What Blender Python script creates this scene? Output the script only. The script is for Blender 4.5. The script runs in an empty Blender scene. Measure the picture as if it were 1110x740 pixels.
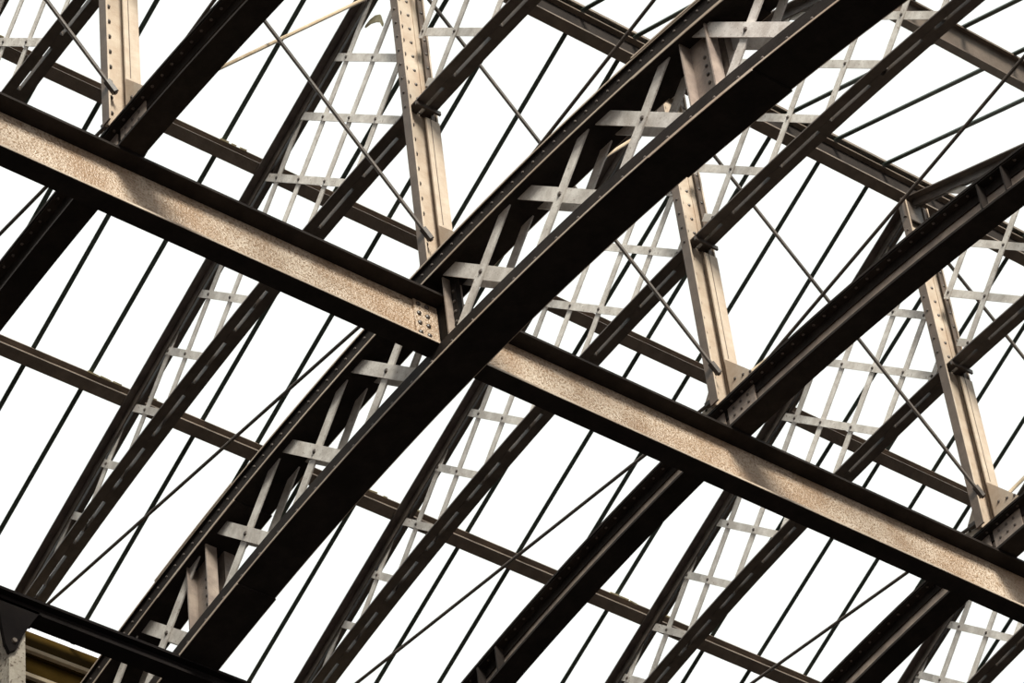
import bpy, math, random
from mathutils import Vector, Matrix
random.seed(7)
S = 2.4                                   # frame spacing along the hall (X)
scene = bpy.context.scene
C = scene.collection

# ------------------------------------------------------------------ camera
cam_d = bpy.data.cameras.new('camera'); cam = bpy.data.objects.new('camera', cam_d); C.objects.link(cam)
cam_d.sensor_fit = 'HORIZONTAL'; cam_d.sensor_width = 36.0
cam_d.lens = 4182.25 / 1110 * 36.0
cam_d.clip_start = 0.5; cam_d.clip_end = 600
CX = (0.80064876, 0.36493314, 0.47516878)     # hall axis seen in camera axes (right, down, forward)
CY = (-0.59158223, 0.60705365, 0.53058113)
CZ = (-0.09482631, -0.70591053, 0.70192471)
right = Vector((CX[0], CY[0], CZ[0])); down = Vector((CX[1], CY[1], CZ[1])); fwd = Vector((CX[2], CY[2], CZ[2]))
M = Matrix((right, -down, -fwd)).transposed().to_4x4()
M.translation = Vector((-11.25820845, -13.18286449, 1.6))
cam.matrix_world = M
scene.camera = cam

# ------------------------------------------------------------------ world, sun, exposure
w = bpy.data.worlds.new('overcast_sky'); scene.world = w; w.use_nodes = True
bg = w.node_tree.nodes['Background']; bg.inputs[0].default_value = (1.0, 1.0, 1.0, 1); bg.inputs[1].default_value = 1.22
sun_d = bpy.data.lights.new('hazy_sun', 'SUN'); sun = bpy.data.objects.new('hazy_sun', sun_d); C.objects.link(sun)
sun_d.energy = 9.0; sun_d.angle = math.radians(16); sun_d.color = (1.0, 0.95, 0.88)
sun_dir = Vector((-0.30, -0.80, 0.52)).normalized()            # towards the sun
sun.rotation_euler = (-sun_dir).to_track_quat('-Z', 'Y').to_euler()
sun.location = sun_dir * 60
vs = scene.view_settings
vs.view_transform = 'Standard'; vs.look = 'None'; vs.gamma = 1.0; vs.exposure = 0.0; vs.use_curve_mapping = False

# ------------------------------------------------------------------ materials
def nodes_of(name):
    m = bpy.data.materials.new(name); m.use_nodes = True
    nt = m.node_tree; b = nt.nodes['Principled BSDF']
    return m, nt, b
def paint(name, c1, c2, scale=6.0, rough=0.55, metal=0.0, bump=0.15, grain=60.0, c3=None, spec=0.4, lo=0.38, hi=0.66, chip=0.60, soft=0.06, bdist=0.01):
    m, nt, b = nodes_of(name)
    N = nt.nodes.new; L = nt.links.new
    tc = N('ShaderNodeTexCoord')
    n1 = N('ShaderNodeTexNoise'); n1.inputs['Scale'].default_value = scale; n1.inputs['Detail'].default_value = 6; n1.inputs['Roughness'].default_value = 0.65
    L(tc.outputs['Object'], n1.inputs['Vector'])
    r = N('ShaderNodeValToRGB'); r.color_ramp.elements[0].position = lo; r.color_ramp.elements[1].position = hi
    r.color_ramp.elements[0].color = (*c1, 1); r.color_ramp.elements[1].color = (*c2, 1)
    L(n1.outputs['Fac'], r.inputs['Fac'])
    n2 = N('ShaderNodeTexNoise'); n2.inputs['Scale'].default_value = grain; n2.inputs['Detail'].default_value = 3
    L(tc.outputs['Object'], n2.inputs['Vector'])
    col = r.outputs['Color']
    if c3:
        r2 = N('ShaderNodeValToRGB'); r2.color_ramp.elements[0].position = chip; r2.color_ramp.elements[1].position = chip + soft
        L(n2.outputs['Fac'], r2.inputs['Fac'])
        mx = N('ShaderNodeMix'); mx.data_type = 'RGBA'
        L(r2.outputs['Color'], mx.inputs[0]); L(col, mx.inputs[6]); mx.inputs[7].default_value = (*c3, 1)
        col = mx.outputs[2]
    L(col, b.inputs['Base Color'])
    b.inputs['Roughness'].default_value = rough; b.inputs['Metallic'].default_value = metal
    b.inputs['Specular IOR Level'].default_value = spec
    bp = N('ShaderNodeBump'); bp.inputs['Strength'].default_value = bump; bp.inputs['Distance'].default_value = bdist
    L(n2.outputs['Fac'], bp.inputs['Height']); L(bp.outputs['Normal'], b.inputs['Normal'])
    return m
M_beam = paint('blistered_tan_paint', (0.37, 0.25, 0.165), (0.62, 0.50, 0.39), 2.5, 0.34, 0, 0.8, 66, (0.28, 0.175, 0.10), 0.7, chip=0.48, soft=0.16, bdist=0.016)
M_flange = paint('shaded_post_flange', (0.085, 0.060, 0.045), (0.135, 0.098, 0.075), 5.0, 0.5, 0, 0.2, 80)  # darker copy of the post paint: shade of the side faces in colour
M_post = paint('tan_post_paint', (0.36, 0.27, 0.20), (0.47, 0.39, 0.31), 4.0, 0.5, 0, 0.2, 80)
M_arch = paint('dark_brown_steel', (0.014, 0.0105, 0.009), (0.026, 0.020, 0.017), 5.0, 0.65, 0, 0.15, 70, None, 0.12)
M_edge = paint('paler_brown_steel', (0.20, 0.155, 0.13), (0.34, 0.27, 0.22), 7.0, 0.45, 0, 0.2, 70, None, 0.5)  # paler copy of the arch steel; paints the lit strip on the ribs
M_lat = paint('pale_worn_lattice_paint', (0.44, 0.395, 0.355), (0.66, 0.62, 0.575), 9.0, 0.55, 0, 0.2, 60, (0.24, 0.19, 0.155), 0.4, chip=0.64)
M_truss = paint('sooty_truss_steel', (0.055, 0.042, 0.035), (0.10, 0.078, 0.064), 6.0, 0.42, 0, 0.12, 70, None, 0.5)
M_purlin = paint('brown_purlin_steel', (0.10, 0.076, 0.060), (0.16, 0.122, 0.096), 4.0, 0.5, 0, 0.15, 60)
M_bar = paint('dark_green_glazing_bar', (0.036, 0.050, 0.041), (0.055, 0.072, 0.060), 8.0, 0.5, 0, 0.05, 60)
M_rod = paint('brown_rod_steel', (0.055, 0.042, 0.034), (0.10, 0.075, 0.06), 10.0, 0.5, 0, 0.1, 80)
M_rodt = paint('tan_rod_paint', (0.38, 0.28, 0.18), (0.50, 0.40, 0.28), 10.0, 0.5, 0, 0.1, 80)
M_rivet = paint('rivet_iron', (0.045, 0.033, 0.027), (0.09, 0.068, 0.055), 20.0, 0.4, 0, 0.05, 80, None, 0.6)
M_rivetp = paint('painted_rivet', (0.13, 0.10, 0.08), (0.24, 0.19, 0.15), 20.0, 0.4, 0, 0.05, 80, None, 0.6)
M_black = paint('black_girder_paint', (0.010, 0.008, 0.008), (0.015, 0.012, 0.011), 5.0, 0.9, 0, 0.05, 60, None, 0.08)
M_col = paint('peeling_cream_paint', (0.40, 0.35, 0.28), (0.55, 0.49, 0.41), 9.0, 0.7, 0, 0.9, 34, (0.16, 0.12, 0.09), 0.3, chip=0.57)
M_board = paint('brown_louvre_board', (0.026, 0.0145, 0.002), (0.036, 0.021, 0.004), 3.0, 0.9, 0, 0.1, 40, None, 0.03)
M_batt = paint('tan_batten', (0.50, 0.40, 0.27), (0.58, 0.47, 0.33), 5.0, 0.7, 0, 0.1, 40)
M_floor = paint('dark_platform_asphalt', (0.010, 0.009, 0.008), (0.016, 0.014, 0.013), 0.6, 0.8, 0, 0.1, 8)
M_wall = paint('sooty_brick_render', (0.022, 0.017, 0.013), (0.035, 0.027, 0.02), 1.2, 0.85, 0, 0.2, 14)
M_block = paint('added_block_roof', (0.06, 0.045, 0.035), (0.09, 0.07, 0.055), 1.5, 0.8, 0, 0.1, 20)
M_pale = paint('pale_yellow_bits', (0.52, 0.45, 0.27), (0.66, 0.60, 0.42), 20.0, 0.8, 0, 0.3, 90)
def glass():
    m, nt, b = nodes_of('roof_glass'); N = nt.nodes.new; L = nt.links.new
    out = nt.nodes['Material Output']; nt.nodes.remove(b)
    t = N('ShaderNodeBsdfTransparent'); t.inputs[0].default_value = (0.97, 0.985, 0.97, 1)
    g = N('ShaderNodeBsdfGlossy'); g.inputs['Roughness'].default_value = 0.05
    mx = N('ShaderNodeMixShader'); mx.inputs[0].default_value = 0.04; L(t.outputs[0], mx.inputs[1]); L(g.outputs[0], mx.inputs[2])
    L(mx.outputs[0], out.inputs[0]); return m
M_glass = glass()

# ------------------------------------------------------------------ mesh helpers
class MB:
    def __init__(s): s.v = []; s.f = []
    def add(s, vs_, fs):
        o = len(s.v); s.v += [tuple(p) for p in vs_]; s.f += [tuple(i + o for i in f) for f in fs]
        return s
    def box(s, x0, x1, y0, y1, z0, z1):
        return s.add([(x0,y0,z0),(x1,y0,z0),(x1,y1,z0),(x0,y1,z0),(x0,y0,z1),(x1,y0,z1),(x1,y1,z1),(x0,y1,z1)],
                     [(0,3,2,1),(4,5,6,7),(0,1,5,4),(1,2,6,5),(2,3,7,6),(3,0,4,7)])
    def prism(s, poly, ext):                         # polygon of 3D points pushed along ext
        n = len(poly); e = Vector(ext)
        a = [Vector(p) for p in poly]; b = [p + e for p in a]
        return s.add(a + b, [tuple(range(n))[::-1], tuple(range(n, 2*n))] + [(i, (i+1) % n, n + (i+1) % n, n + i) for i in range(n)])
    def bar(s, p0, p1, wid, x0, x1):                 # flat in a YZ plane from p0 to p1 (y,z), between x0 and x1
        d = Vector((p1[0]-p0[0], p1[1]-p0[1])); d.normalize(); n = Vector((-d.y, d.x)) * wid / 2
        q = [(p0[0]+n.x, p0[1]+n.y), (p0[0]-n.x, p0[1]-n.y), (p1[0]-n.x, p1[1]-n.y), (p1[0]+n.x, p1[1]+n.y)]
        return s.prism([(x0, a, b) for a, b in q], (x1 - x0, 0, 0))
    def sweep(s, prof, path):                        # profile (x, n) along path of (y, z) ; n measured on the path's upward normal
        m = len(prof); rings = []
        for i, p in enumerate(path):
            a = path[max(i-1, 0)]; b = path[min(i+1, len(path)-1)]
            t = Vector((b[0]-a[0], b[1]-a[1])); t.normalize(); nr = Vector((-t.y, t.x))
            if nr.y < 0: nr = -nr
            rings += [(x, p[0] + nr.x*h, p[1] + nr.y*h) for x, h in prof]
        fs = []
        for i in range(len(path)-1):
            for j in range(m):
                k = (j+1) % m
                fs.append((i*m+j, i*m+k, (i+1)*m+k, (i+1)*m+j))
        fs.append(tuple(range(m))[::-1]); L_ = (len(path)-1)*m; fs.append(tuple(range(L_, L_+m)))
        return s.add(rings, fs)
    def tube(s, p0, p1, r, seg=8):
        p0 = Vector(p0); p1 = Vector(p1); d = (p1-p0).normalized()
        u = d.orthogonal().normalized(); v_ = d.cross(u)
        vs_ = []
        for p in (p0, p1):
            vs_ += [p + (u*math.cos(2*math.pi*i/seg) + v_*math.sin(2*math.pi*i/seg))*r for i in range(seg)]
        return s.add(vs_, [(i, (i+1) % seg, seg+(i+1) % seg, seg+i) for i in range(seg)] + [tuple(range(seg))[::-1], tuple(range(seg, 2*seg))])
    def rivet(s, p, n, r=0.012, h=0.008):
        p = Vector(p); n = Vector(n).normalized(); u = n.orthogonal().normalized(); v_ = n.cross(u); k = 7
        vs_ = []
        for rr, hh in ((r, 0), (r*0.85, h*0.6), (r*0.4, h)):
            vs_ += [p + n*hh + (u*math.cos(2*math.pi*i/k)+v_*math.sin(2*math.pi*i/k))*rr for i in range(k)]
        fs = []
        for a in (0, 1):
            fs += [(a*k+i, a*k+(i+1) % k, (a+1)*k+(i+1) % k, (a+1)*k+i) for i in range(k)]
        fs.append(tuple(range(2*k, 3*k)))
        return s.add(vs_, fs)
    def build(s, name, mat, parent=None, origin=(0, 0, 0), smooth=False):
        me = bpy.data.meshes.new(name); o = Vector(origin)
        me.from_pydata([Vector(p) - o for p in s.v], [], s.f); me.materials.append(mat)
        import bmesh
        bm = bmesh.new(); bm.from_mesh(me); bmesh.ops.recalc_face_normals(bm, faces=bm.faces); bm.to_mesh(me); bm.free()
        if smooth:
            for p in me.polygons: p.use_smooth = True
        ob = bpy.data.objects.new(name, me); C.objects.link(ob)
        if parent: ob.parent = parent
        else: ob.location = o
        return ob
def tag(o, label=None, cat=None, group=None, kind=None):
    if label: o['label'] = label
    if cat: o['category'] = cat
    if group: o['group'] = group
    if kind: o['kind'] = kind
    return o
def thing(name, loc, label, cat, group=None):
    o = bpy.data.objects.new(name, None); o.empty_display_size = 0.2; C.objects.link(o); o.location = loc
    return tag(o, label, cat, group)
def copy_tree(root, loc, label):
    r = root.copy(); C.objects.link(r); r.location = loc; r['label'] = label
    for ch in list(root.children):
        c = ch.copy(); C.objects.link(c); c.parent = r
        for g in list(ch.children):
            d = g.copy(); C.objects.link(d); d.parent = c
    return r
def shared(proto, parent, loc):
    c = proto.copy(); C.objects.link(c); c.parent = parent; c.location = loc
    return c

# ------------------------------------------------------------------ profiles of the hall's cross section (plane X = const)
def z_arch(y): return 19.355 - 0.028*y*y            # top of every arch
def z_lat(y): return 18.892 - 0.0285*y*y            # middle of the box arch's lattice
def z_soff(y): return 18.475 - 0.028*y*y            # underside of the box arch
def z_b(y): return 20.93 - 0.0247*y*y               # underside of the truss' curved lower chord
SL = 0.443; ANG = math.atan(SL); CO = math.cos(ANG); SI = math.sin(ANG)
def z_a(y): return 22.76 - SL*abs(y)                # top of the truss' straight upper chords
def arc(fn, y0, y1, n): return [(y0 + (y1-y0)*i/n, fn(y0 + (y1-y0)*i/n)) for i in range(n+1)]
def nrm(fn, y):                                      # point + unit normal of a profile
    k = (fn(y+0.01)-fn(y-0.01))/0.02; l = math.hypot(1, k)
    return (-k/l, 1/l)

# ------------------------------------------------------------------ the setting
def struct(o, label=None): 
    o['kind'] = 'structure'
    if label: o['label'] = label
    return o
struct(MB().box(-1500, 1500, -1500, 1500, -0.2, 0).build('floor', M_floor), 'dark asphalt platform floor far below the roof')
wf = struct(MB().box(-45, 60, 5.50, 5.95, 0, 20.45).build('wall_far', M_wall), 'side wall clad in brown boards with tan battens, lower left corner')
zt = 20.565                                           # boards and battens on its upper part
for i in range(12):
    z1 = zt - i*0.254; z0 = z1 - 0.254
    if i: MB().box(-7.5, 10.2, 5.425, 5.465, z1+0.020, z1+0.054).build('batten', M_batt, wf)
    MB().prism([(-7.5, 5.497, z0+0.002), (-7.5, 5.497, z1-0.002), (-7.5, 5.480, z1-0.002), (-7.5, 5.458, z0+0.002)], (17.7, 0, 0)).build('board', M_board, wf)
cm = MB()  # opaque end slopes added out of view to cut low sky light
for x0, x1 in ((-45, -7.6), (10.35, 60)):
    for sg in (1, -1):
        cm.prism([(x0, 0, 22.99), (x0, sg*5.6, 22.99-SL*5.6), (x0, sg*5.6, 23.07-SL*5.6), (x0, 0, 23.07)], (x1-x0, 0, 0))
struct(cm.build('light_block_roof', M_block), 'added unseen roof slopes blocking low light beyond the glazed bays')

# glazed slopes: bars and panes, each its own piece
BX = [-0.81 + 0.484*i for i in range(-14, 24)]
ZG = 22.76 + 0.19/CO + 0.004                         # underside of the glazing bars at the ridge
ROWS = ((0.035, 1.77), (1.77, 3.57), (3.57, 5.42))
for wi, sg in ((1, 1), (2, -1)):
    root = bpy.data.objects.new('window_%d' % wi, None); C.objects.link(root); root.location = (0, 0, ZG)
    struct(root, 'white glazed roof slope %s the ridge' % ('beyond' if sg > 0 else 'on the near side of'))
    L0, L1 = 0.03/CO, 5.44/CO
    def rp(u, n): return (0, sg*(u*CO + n*SI), -u*SI + n*CO)        # u down the slope, n along the slope's normal
    gb = MB()
    prof = [(-0.018, 0), (0.018, 0), (0.018, 0.006), (0.005, 0.008), (0.005, 0.024), (-0.005, 0.024), (-0.005, 0.008), (-0.018, 0.006)]
    a = [Vector(rp(L0, n)) + Vector((x, 0, 0)) for x, n in prof]
    gb.prism(a, Vector(rp(L1, 0)) - Vector(rp(L0, 0)))
    proto = gb.build('glazing_bar', M_bar, root); proto.location = (BX[0], 0, 0)
    for x in BX[1:]: shared(proto, root, (x, 0, 0))
    for (ya, yb) in ROWS:
        u0, u1 = ya/CO + 0.004, yb/CO - 0.004
        pm = MB()
        q = [Vector(rp(u0, 0.010)), Vector(rp(u1, 0.010)), Vector(rp(u1, 0.016)), Vector(rp(u0, 0.016))]
        pm.prism([v + Vector((0.008, 0, 0)) for v in q], (0.484-0.016, 0, 0))
        proto = pm.build('pane', M_glass, root); proto.location = (BX[0], 0, 0)
        for x in BX[1:-1]: shared(proto, root, (x, 0, 0))

# ------------------------------------------------------------------ longitudinal main beam (two lengths, one on each side of the box arch)
def i_beam(root, x0, x1, yc, zt, D, W, tf, tw, mat_w, mat_f, og):
    MB().box(x0, x1, yc-tw/2, yc+tw/2, zt-D+tf, zt-tf).build('web', mat_w, root, og)
    MB().box(x0, x1, yc-W/2, yc+W/2, zt-tf, zt).build('top_flange', mat_f, root, og)
    MB().box(x0, x1, yc-W/2, yc+W/2, zt-D, zt-D+tf).build('bottom_flange', mat_f, root, og)
BZ, BD = 19.082, 0.485
Y0, Y1 = -0.081, 0.056                                # a channel open towards the near side
for x0, x1, lab, sg in ((-7.4, -0.03, 'heavy tan riveted girder framing into the latticed arch from the left', 1), (0.03, 9.9, 'heavy tan girder running from the latticed arch to the right edge', -1)):
    xe = x1 if sg > 0 else x0
    og = (xe, 0.0, BZ-BD)
    root = thing('main_girder', og, lab, 'girder', 'longitudinal girder lengths')
    MB().box(x0, x1, Y1-0.014, Y1, BZ-BD+0.02, BZ-0.02).build('web', M_beam, root, og)
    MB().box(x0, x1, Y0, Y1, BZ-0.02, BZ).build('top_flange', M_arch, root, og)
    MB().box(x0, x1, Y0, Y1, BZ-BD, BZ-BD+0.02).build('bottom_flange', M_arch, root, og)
    MB().box(x0, x1, Y0-0.004, Y0, BZ-BD+0.004, BZ-BD+0.0205).build('lit_edge_strip', M_post, root, og)  # pale strip paints the lit lower edge of the dark flange
    yf = Y1-0.014
    MB().box(min(xe, xe-sg*0.185), max(xe, xe-sg*0.185), yf-0.014, yf, BZ-BD+0.022, BZ-0.022).build('cleat_plate', M_beam, root, og)
    rv = MB()
    for cx in (0.083, 0.150):
        for k in range(5): rv.rivet((xe-sg*cx, yf-0.014, BZ-0.055-k*0.085), (0, -1, 0), 0.019, 0.014)
    tag(rv.build('rivets', M_rivet, root, og), kind='stuff')

# ------------------------------------------------------------------ second, black longitudinal girder under the arches, its column and louvres
EY, EZ, ED, EWd = 2.96, 18.238, 0.13, 0.13
og = (-1.5, EY, EZ-ED)
root = thing('eaves_girder', og, 'black girder crossing under the latticed arch at lower left', 'girder')
i_beam(root, -7.4, 9.9, EY, EZ, ED, EWd, 0.022, 0.03, M_black, M_black, og)

root = thing('timber_post', (-1.40, 2.96, 0), 'peeling cream painted post under the black girder in the bottom left corner', 'post')
og = (-1.40, 2.96, 0)
MB().box(-1.455, -1.335, 2.90, 3.02, 0, 18.108).build('shaft', M_col, root, og)
MB().prism([(-1.56, 2.868, 18.108), (-1.24, 2.868, 18.108), (-1.30, 2.868, 18.0), (-1.37, 2.868, 17.86), (-1.42, 2.868, 17.72), (-1.47, 2.868, 17.68), (-1.50, 2.868, 17.74), (-1.53, 2.868, 17.9)], (0, 0.032, 0)).build('knee_bracket', M_black, root, og)
MB().box(-1.57, -1.23, 2.868, 3.02, 18.085, 18.1075).build('cap_plate', M_black, root, og)
MB().tube((-1.44, 2.868, 17.78), (-1.44, 2.85, 17.78), 0.018, 6).build('bolt', M_rivetp, root, og)

# ------------------------------------------------------------------ arches
# plain riveted rib (X = local 0)
def ribs():
    og = (0, 0, 19.08)
    root = thing('arch_rib', (0, 0, 19.08), 'x', 'arch', 'plain riveted arch ribs')
    pth = arc(z_arch, -7.0, 5.38, 64)
    def sw(name, prof, mat): return MB().sweep(prof, pth).build(name, mat, root, og)
    rect = lambda x0, x1, n0, n1: [(x0, n0), (x1, n0), (x1, n1), (x0, n1)]
    sw('web', rect(-0.006, 0.006, -0.252, -0.018), M_edge)  # web and lower angles paler than flanges: lit strip put into colour
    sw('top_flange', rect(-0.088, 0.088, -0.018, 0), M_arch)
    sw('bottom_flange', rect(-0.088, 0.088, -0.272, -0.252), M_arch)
    for s in (-1, 1):
        def L(pts): return [(s*x, n) for x, n in pts]
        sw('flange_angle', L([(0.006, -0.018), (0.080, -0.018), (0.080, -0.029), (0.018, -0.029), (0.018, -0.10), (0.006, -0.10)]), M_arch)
        sw('flange_angle', L([(0.006, -0.252), (0.080, -0.252), (0.080, -0.241), (0.018, -0.241), (0.018, -0.17), (0.006, -0.17)]), M_edge)
    rv = MB()
    y = -6.9
    while y < 5.35:
        ny, nz = nrm(z_arch, y); z = z_arch(y)
        for s in (-1, 1):
            rv.rivet((s*0.052, y - ny*0.029, z - nz*0.029), (0, -ny, -nz), 0.011, 0.009)
        y += 0.108
    tag(rv.build('rivets', M_rivet, root, og), kind='stuff')
    for s in (-1, 1):                                 # splice plates beside the post, stiffeners further out
        for sx in (-1, 1):
            ya, yb = s*0.02, s*0.30
            sp = MB().sweep(rect(sx*0.018 - (0.010 if sx < 0 else 0), sx*0.018 + (0.010 if sx > 0 else 0), -0.238, -0.032), arc(z_arch, min(ya, yb), max(ya, yb), 4)).build('splice_plate', M_edge, root, og)
            r2 = MB()
            for yy in (0.08, 0.155, 0.23):
                for dn in (0.07, 0.135, 0.20): r2.rivet((sx*0.028, s*yy, z_arch(yy)-dn), (sx, 0, 0), 0.013, 0.010)
            tag(r2.build('splice_rivets', M_rivet, sp, og), kind='stuff')
            for yy in (2.58, 2.80):
                y0 = s*yy; z = z_arch(y0)
                x0, x1 = sorted((sx*0.019, sx*0.086))
                MB().box(x0, x1, y0-0.006, y0+0.006, z-0.25, z-0.03).build('stiffener', M_arch, root, og)
    return root
rib0 = ribs()
RIB = {-2: 'dark riveted arch rib second to the left of the latticed arch', -1: 'dark riveted arch rib first to the left of the latticed arch, at upper left',
       1: 'dark riveted arch rib first to the right of the latticed arch', 2: 'dark riveted arch rib second to the right of the latticed arch, at lower right', 3: 'dark riveted arch rib third to the right of the latticed arch'}
first = True
for k, lab in RIB.items():
    if first: rib0.location = (k*S, 0, 19.08); rib0['label'] = lab; first = False
    else: copy_tree(rib0, (k*S, 0, 19.08), lab)

# box arch with lattice webs (X = 0)
og = (0, 0, 18.475)
box = thing('lattice_arch', og, 'large dark box arch with riveted lattice sides crossing the middle of the picture', 'arch')
rect = lambda x0, x1, n0, n1: [(x0, n0), (x1, n0), (x1, n1), (x0, n1)]
pth = arc(z_arch, -7.0, 5.38, 64); pts = arc(z_soff, -7.0, 5.38, 64)
HW = 0.145
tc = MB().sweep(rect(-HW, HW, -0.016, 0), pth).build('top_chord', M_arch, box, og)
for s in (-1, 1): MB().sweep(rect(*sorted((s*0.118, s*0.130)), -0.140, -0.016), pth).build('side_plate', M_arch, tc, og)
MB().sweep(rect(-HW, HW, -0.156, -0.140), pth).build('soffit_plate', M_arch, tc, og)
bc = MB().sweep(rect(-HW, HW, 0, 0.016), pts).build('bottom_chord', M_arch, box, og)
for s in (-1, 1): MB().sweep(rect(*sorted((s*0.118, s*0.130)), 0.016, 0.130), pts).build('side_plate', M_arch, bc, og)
for s in (-1, 1):                                     # thin pale strips along both chords: lit plate edges put into colour
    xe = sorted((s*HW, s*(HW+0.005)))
    MB().sweep(rect(*xe, -0.156, -0.142), pth).build('lit_edge_strip', M_post, tc, og)
    MB().sweep(rect(*xe, -0.011, 0.001), pth).build('lit_edge_strip', M_post, tc, og)
    MB().sweep(rect(*xe, -0.001, 0.013), pts).build('lit_edge_strip', M_post, bc, og)
rvt, rvb = MB(), MB()
y = -6.9
while y < 5.35:
    for s in (-1, 1):
        rvt.rivet((s*0.130, y, z_arch(y)-0.055), (s, 0, 0), 0.011, 0.009)
        if int(round((y+6.9)/0.108)) % 2 == 0: rvb.rivet((s*0.130, y, z_soff(y)+0.045), (s, 0, 0), 0.012, 0.009)
    y += 0.108
tag(rvt.build('rivets', M_rivet, tc, og), kind='stuff'); tag(rvb.build('rivets', M_rivet, bc, og), kind='stuff')
for s in (-1, 1):                                     # splice cover plates near the outer stiffeners
    for nm, fn, n0, n1, par in (('cover_plate', z_soff, -0.014, 0, bc), ('cover_plate', z_arch, -0.170, -0.156, tc), ('cover_plate', z_arch, 0, 0.014, tc)):
        MB().sweep(rect(-HW-0.004, HW+0.004, n0, n1), arc(fn, min(s*2.2, s*3.15), max(s*2.2, s*3.15), 6)).build(nm, M_arch, par, og)
        for sx in (-1, 1): MB().sweep(rect(*sorted((sx*(HW+0.004), sx*(HW+0.009))), n0+0.001, n1-0.001), arc(fn, min(s*2.2, s*3.15), max(s*2.2, s*3.15), 6)).build('lit_edge_strip', M_post, par, og)  # pale strips paint the lit edges of the cover plates
lr = MB()
for xs in (-1, 1):
    for i, yc in enumerate((-5.59, -4.76, -3.94, -3.115, -2.15, -1.335, -0.515, 0.515, 1.335, 2.15, 3.115, 3.94, 4.76)):
        zc = z_lat(yc); h = 0.355
        outer = abs(yc) > 2.7
        rising_front = (yc > 0) != outer              # which diagonal lies on the outside face
        for rising in (True, False):
            d = 1 if rising else -1
            front = rising == rising_front
            xa = 0.096 if front else 0.084
            x0, x1 = sorted((xs*xa, xs*(xa-0.011)))
            q = [t*0.005 for t in range(20, 100)]
            lo = max(t for t in q if zc - t > z_soff(yc - d*t) + 0.066); hi = max(t for t in q if zc + t < z_arch(yc + d*t) - 0.11)
            p0 = (yc - d*lo, zc - lo); p1 = (yc + d*hi, zc + hi)
            MB().bar(p0, p1, 0.098 if rising else 0.086, x0, x1).build('lattice_bar', M_lat, box, og)
        lr.rivet((xs*0.096, yc, zc), (xs, 0, 0), 0.019, 0.012)
tag(lr.build('lattice_rivets', M_rivet, box, og), kind='stuff')
for s in (-1, 1):
    for xs in (-1, 1):
        gx = xs*0.03
        x0, x1 = sorted((gx, gx+xs*0.010))
        y0, y1 = sorted((s*2.585, s*2.815))
        gp = MB().prism([(x0, y0, z_soff(y0)+0.05), (x0, y1, z_soff(y1)+0.05), (x0, y1, z_arch(y1)-0.15), (x0, y0, z_arch(y0)-0.15)], (x1-x0, 0, 0)).build('gusset_plate', M_edge, box, og)
        r2 = MB()
        for k in range(6): r2.rivet((gx+xs*0.010, s*2.70, z_soff(2.7)+0.16+k*0.075), (xs, 0, 0), 0.014, 0.011)
        tag(r2.build('rivets', M_rivet, gp, og), kind='stuff')
        for yy in (2.585, 2.815):
            x0, x1 = sorted((xs*0.03, xs*0.117))
            MB().box(x0, x1, s*yy-0.006, s*yy+0.006, z_soff(yy)+0.018, z_arch(yy)-0.158).build('stiffener', M_edge, box, og)
npl = MB().box(-0.02, 0.02, -0.17, 0.17, 18.49, 19.20).build('node_plate', M_arch, box, og)
for s in (-1, 1):
    for xs in (-1, 1):
        x0, x1 = sorted((xs*0.02, xs*0.075))
        MB().box(x0, x1, s*0.115-0.006, s*0.115+0.006, 18.49, 19.20).build('stiffener', M_edge, box, og)
r2 = MB()
for k in range(6): r2.rivet((-0.02, -0.145, 18.62+k*0.09), (-1, 0, 0), 0.014, 0.011)
tag(r2.build('rivets', M_rivet, npl, og), kind='stuff')

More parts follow.
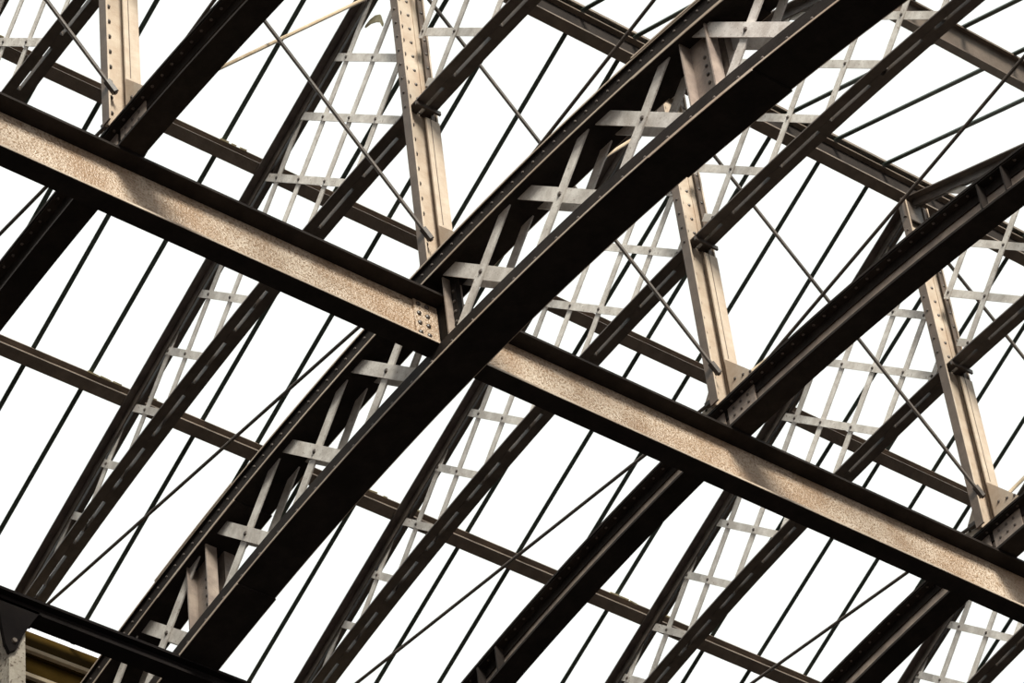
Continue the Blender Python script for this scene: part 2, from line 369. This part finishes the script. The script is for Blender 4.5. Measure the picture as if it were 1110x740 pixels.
# ------------------------------------------------------------------ posts on the arch crowns
def post():
    og = (0, 0, 19.355)
    root = thing('post', og, 'x', 'post', 'riveted posts on the arch crowns')
    zt = 22.70; zb = 19.357; zj = 20.86
    MB().box(-0.105, 0.105, 0.022, 0.034, zb, zt).build('web', M_post, root, og)
    for s in (-1, 1):
        x0, x1 = sorted((s*0.118, s*0.106))
        MB().box(x0, x1, -0.036, 0.040, zb, zt).build('flange', M_flange, root, og)
        MB().box(x0, x1, -0.0395, -0.036, zb, zt).build('flange_edge', M_post, root, og)  # front edge in the paler post paint, its lit line painted
        x0, x1 = sorted((s*0.106, s*0.048))
        MB().box(x0, x1, 0.012, 0.022, zb, zt).build('web_angle', M_post, root, og)
    MB().box(0.004, 0.116, -0.052, -0.040, zb, zj-0.02).build('cover_plate', M_post, root, og)
    MB().box(0.038, 0.043, -0.0545, -0.0515, zb+0.45, zj-0.02).build('cover_seam', M_flange, root, og)
    MB().box(0.070, 0.106, -0.030, -0.022, zj, zt).build('upper_angle', M_flange, root, og)
    rv = MB(); z = zb+0.12; i = 0
    while z < zt-0.1:
        if z > zj: 
            rv.rivet((-0.118, 0.004, z), (-1, 0, 0), 0.012, 0.010)
            rv.rivet((0.090, -0.030, z+0.05), (0, -1, 0), 0.012, 0.009)
            rv.rivet((0.012, 0.022, z+0.03), (0, -1, 0), 0.013, 0.010)
        rv.rivet((-0.070, 0.012, z), (0, -1, 0), 0.018, 0.015)
        z += 0.145
    tag(rv.build('rivets', M_rivet, root, og), kind='stuff')
    for s in (-1, 1):
        gy = -0.052 if s < 0 else 0.04
        gp = MB().prism([(-0.002, gy, 19.36), (-0.002, s*0.36, z_arch(0.36)+0.003), (-0.002, s*0.34, z_arch(0.34)+0.05), (-0.002, gy+s*0.006, 19.775), (-0.002, gy, 19.775)], (0.012, 0, 0)).build('gusset', M_post, root, og)
        r2 = MB()
        for yy, zz in ((0.12, 19.56), (0.20, 19.53), (0.27, 19.50)): r2.rivet((-0.002, s*yy, zz-0.02), (-1, 0, 0), 0.013, 0.01)
        tag(r2.build('rivets', M_rivet, gp, og), kind='stuff')
        MB().box(-0.07, 0.07, min(gy, s*0.33), max(gy, s*0.33), 19.352, 19.364).build('foot_angle', M_flange, root, og)
    MB().box(-0.14, 0.14, -0.02, -0.008, 22.50, 22.70).build('ridge_plate', M_truss, root, og)
    MB().box(-0.092, 0.112, -0.085, -0.068, 20.893, 20.926).build('seat_angle', M_truss, root, og)
    return root
post0 = post()
POST = {-2: 'riveted tan post on the arch rib second to the left of the latticed arch', -1: 'pale tan post on the arch rib at upper left, top cut by the frame',
        0: 'riveted tan post standing on the latticed box arch', 1: 'riveted tan post on the rib first to the right of the latticed arch',
        2: 'riveted tan post nearest the right edge, on the second rib right of the latticed arch', 3: 'riveted tan post on the third rib right of the latticed arch'}
first = True
for k, lab in POST.items():
    if first: post0.location = (k*S, 0, 19.355); post0['label'] = lab; first = False
    else: copy_tree(post0, (k*S, 0, 19.355), lab)

# ------------------------------------------------------------------ roof trusses: straight upper chords, curved lower chord, lattice between
SUMS = (21.25, 21.77, 22.34, 22.92, 23.43, 23.95, 24.38, 24.80, 25.20)
DIFF = (21.49, 20.845, 20.17, 19.52, 18.875, 18.228, 17.58, 16.95, 16.35)
def truss():
    og = (0, 0, 20.3)
    root = thing('roof_truss', og, 'x', 'roof truss', 'latticed roof trusses')
    for sx in (-1, 1):
        L = lambda pts: [(sx*x, n) for x, n in pts]
        for sg in (-1, 1):
            p = [(sg*0.04, z_a(0.04)), (sg*2.7, z_a(2.7)), (sg*5.28, z_a(5.28))]
            MB().sweep(L([(0.009, 0), (0.076, 0), (0.076, -0.010), (0.019, -0.010), (0.019, -0.072), (0.009, -0.072)]), p).build('upper_chord_angle', M_truss, root, og)
        MB().sweep(L([(0.013, 0), (0.087, 0), (0.087, 0.011), (0.023, 0.011), (0.023, 0.050), (0.013, 0.050)]), arc(z_b, -5.2, 5.2, 40)).build('lower_chord_angle', M_truss, root, og)
    y = -5.1
    while y < 5.2:
        ny, nz = nrm(z_b, y)
        st = MB(); st.sweep(rect(-0.0132, 0.0132, -0.003, 0.048), arc(z_b, y-0.06, y+0.06, 2)); st.build('stitch_plate', M_truss, root, og)
        y += 0.53
    rv = MB()
    def clip(f_line, yfrom, yto):                     # range of y where the bar lies between the chords
        ys = [yfrom + (yto-yfrom)*i/400 for i in range(401)]
        ok = [y for y in ys if z_b(y)+0.03 <= f_line(y) <= z_a(y)-0.03 and y >= 0.10]
        return (min(ok), max(ok)) if ok and max(ok)-min(ok) > 0.10 else None
    for sg in (1, -1):
        bars = []
        for c in DIFF: bars.append((lambda y, c=c: y + c, True))
        for c in SUMS: bars.append((lambda y, c=c: c - y, False))
        for fl, front in bars:
            r = clip(fl, 0, 5.2)
            if not r: continue
            x0, x1 = (-0.0085, -0.0005) if front else (0.0005, 0.0085)
            MB().bar((sg*r[0], fl(r[0])), (sg*r[1], fl(r[1])), 0.060, x0, x1).build('lattice_bar', M_lat, root, og)
        for c in DIFF:
            for d in SUMS:
                y = (d-c)/2; z = (d+c)/2
                if 0.12 < y < 5.1 and z_b(y)+0.02 < z < z_a(y)-0.02: rv.rivet((-0.0085, sg*y, z), (-1, 0, 0), 0.014, 0.010)
    tag(rv.build('rivets', M_rivet, root, og), kind='stuff')
    return root
tr0 = truss()
TR = {-2: 'latticed roof truss second to the left of the one above the latticed arch', -1: 'latticed roof truss in the top left corner, above the left arch rib',
      0: 'latticed roof truss above the latticed box arch, running up from the lower left corner', 1: 'latticed roof truss above the first rib right of the latticed arch',
      2: 'latticed roof truss above the second rib right of the latticed arch', 3: 'latticed roof truss in the bottom right corner'}
first = True
for k, lab in TR.items():
    if first: tr0.location = (k*S, 0, 20.3); tr0['label'] = lab; first = False
    else: copy_tree(tr0, (k*S, 0, 20.3), lab)

# ------------------------------------------------------------------ purlins and ridge
def purlin(yc, label):
    sg = 1 if yc > 0 else -1
    og = (0, yc, z_a(yc))
    root = thing('purlin', og, label, 'purlin', 'steel roof purlins')
    def pt(u, n): return (-7.55, yc + sg*(u*CO + n*SI), z_a(yc) - u*SI + n*CO)
    D, W, t = 0.188, 0.092, 0.012
    def piece(name, u0, u1, n0, n1, mat): return MB().prism([pt(u0, n0), pt(u1, n0), pt(u1, n1), pt(u0, n1)], (17.85, 0, 0)).build(name, mat, root, og)
    if sg > 0 and yc < 5: tag(pale_chips(yc, [k*S for k in range(-1, 4)]).build('pale_chip_row', M_pale, root, og), kind='stuff')
    piece('bottom_flange', -W/2, W/2, 0.002, t, M_purlin); piece('top_flange', -W/2, W/2, D-t, D, M_purlin); piece('web', -0.005, 0.005, t, D-t, M_purlin)
def pale_chips(root_y, xs):  # pale yellow chips along the purlin's top edge
    sg = 1; mb = MB(); rnd = random.Random(int(root_y*100))
    for xk in xs:
        x = xk - 0.36
        while x < xk + 0.22:
            l = rnd.uniform(0.03, 0.10); h = rnd.uniform(0.010, 0.020); u = -0.046
            if abs(x + l/2 - xk) > 0.10:
                def pt(u, n): return (x, root_y + (u*CO + n*SI), z_a(root_y) - u*SI + n*CO)
                mb.prism([pt(u-0.012, 0.174), pt(u, 0.172), pt(u, 0.172+h), pt(u-0.010, 0.172+h*0.8)], (l, rnd.uniform(-0.004, 0.004), rnd.uniform(-0.006, 0.006)))
            x += l + rnd.uniform(0.005, 0.06)
    return mb
for yc, lab in ((1.765, 'brown roof purlin halfway down the far glazed slope, below the ridge'), (3.57, 'brown roof purlin low on the far slope, crossing the lower left'), (5.20, 'brown purlin along the eaves at the truss feet'),
                (-1.765, 'brown roof purlin on the near slope in the top right corner'), (-3.57, 'lower brown purlin on the near slope'), (-5.20, 'brown eaves purlin of the near slope')):
    purlin(yc, lab)
og = (0, 0, 22.72)
root = thing('ridge_beam', og, 'dark brown ridge beam crossing the upper right', 'beam')
i_beam(root, -7.55, 10.3, 0, 22.945, 0.215, 0.10, 0.014, 0.012, M_arch, M_purlin, og)  # web colour darkened to carry the shadow on the ridge
MB().prism([(-7.55, -0.08, 22.962), (-7.55, 0, 22.99), (-7.55, 0.08, 22.962), (-7.55, 0.08, 22.985), (-7.55, 0, 23.02), (-7.55, -0.08, 22.985)], (17.85, 0, 0)).build('ridge_cap', M_purlin, root, og)

# ------------------------------------------------------------------ rods
def rod(name, p0, p1, r, mat, label, group, nuts=(True, False)):
    root = thing(name, p0, label, 'rod', group)
    MB().tube(p0, p1, r).build('shaft', mat, root, p0)
    d = (Vector(p1)-Vector(p0)).normalized()
    for on, p, s in ((nuts[0], Vector(p0), 1), (nuts[1], Vector(p1), -1)):
        if on:
            MB().tube(p + d*s*0.01, p + d*s*0.10, r*2.1, 6).build('nut', M_rivet, root, p0)
    return root
NM = {-2: 'post beyond the left edge', -1: 'upper left post', 0: 'post on the latticed arch', 1: 'first post right of latticed arch', 2: 'rightmost visible post', 3: 'post beyond the right edge'}
for k in range(-1, 4):
    rod('brace_rod', (k*S-0.07, -0.05, 19.60), ((k-1)*S+0.11, -0.05, 22.22), 0.0135, M_rod, 'thin dark brace rod rising left from foot of %s' % NM[k], 'diagonal brace rods')
    rod('brace_rod', ((k-1)*S+0.07, 0.045, 19.60), (k*S-0.11, 0.045, 22.22), 0.0135, M_rodt, 'thin tan brace rod rising right from foot of %s' % NM[k-1], 'diagonal brace rods')
for k in range(-2, 4):
    rod('tie_rod', (k*S-0.03, 0.06, 19.49), (k*S-0.03, 4.95, 20.14), 0.0125, M_rod, 'thin tie rod running down left from foot of %s' % NM[k], 'truss tie rods')
    rod('tie_rod', (k*S, -0.07, 19.385), (k*S, -4.95, 20.14), 0.0125, M_rod, 'thin tie rod running up right from foot of %s' % NM[k], 'truss tie rods')

# ------------------------------------------------------------------ small loose bit
mb = MB()
ps = [(0.06, 0.56, 22.42), (0.06, 0.50, 22.415), (0.06, 0.44, 22.385), (0.06, 0.39, 22.34), (0.06, 0.37, 22.25)]
hw = [0.006, 0.018, 0.03, 0.035, 0.012]
vv = []
for (x, y, z), h in zip(ps, hw): vv += [(x, y, z-h), (x+0.012, y, z-h), (x+0.012, y-0.01, z+h), (x, y-0.01, z+h)]
ff = [(0, 1, 2, 3), (16, 19, 18, 17)]
for i in range(4):
    for j in range(4): ff.append((i*4+j, i*4+(j+1) % 4, i*4+4+(j+1) % 4, i*4+4+j))
mb.add(vv, ff)
tag(mb.build('torn_strip', M_pale, None, (0.06, 0.44, 22.36)), 'small yellowed torn strip caught on the lattice left of the post on the latticed arch', 'debris')
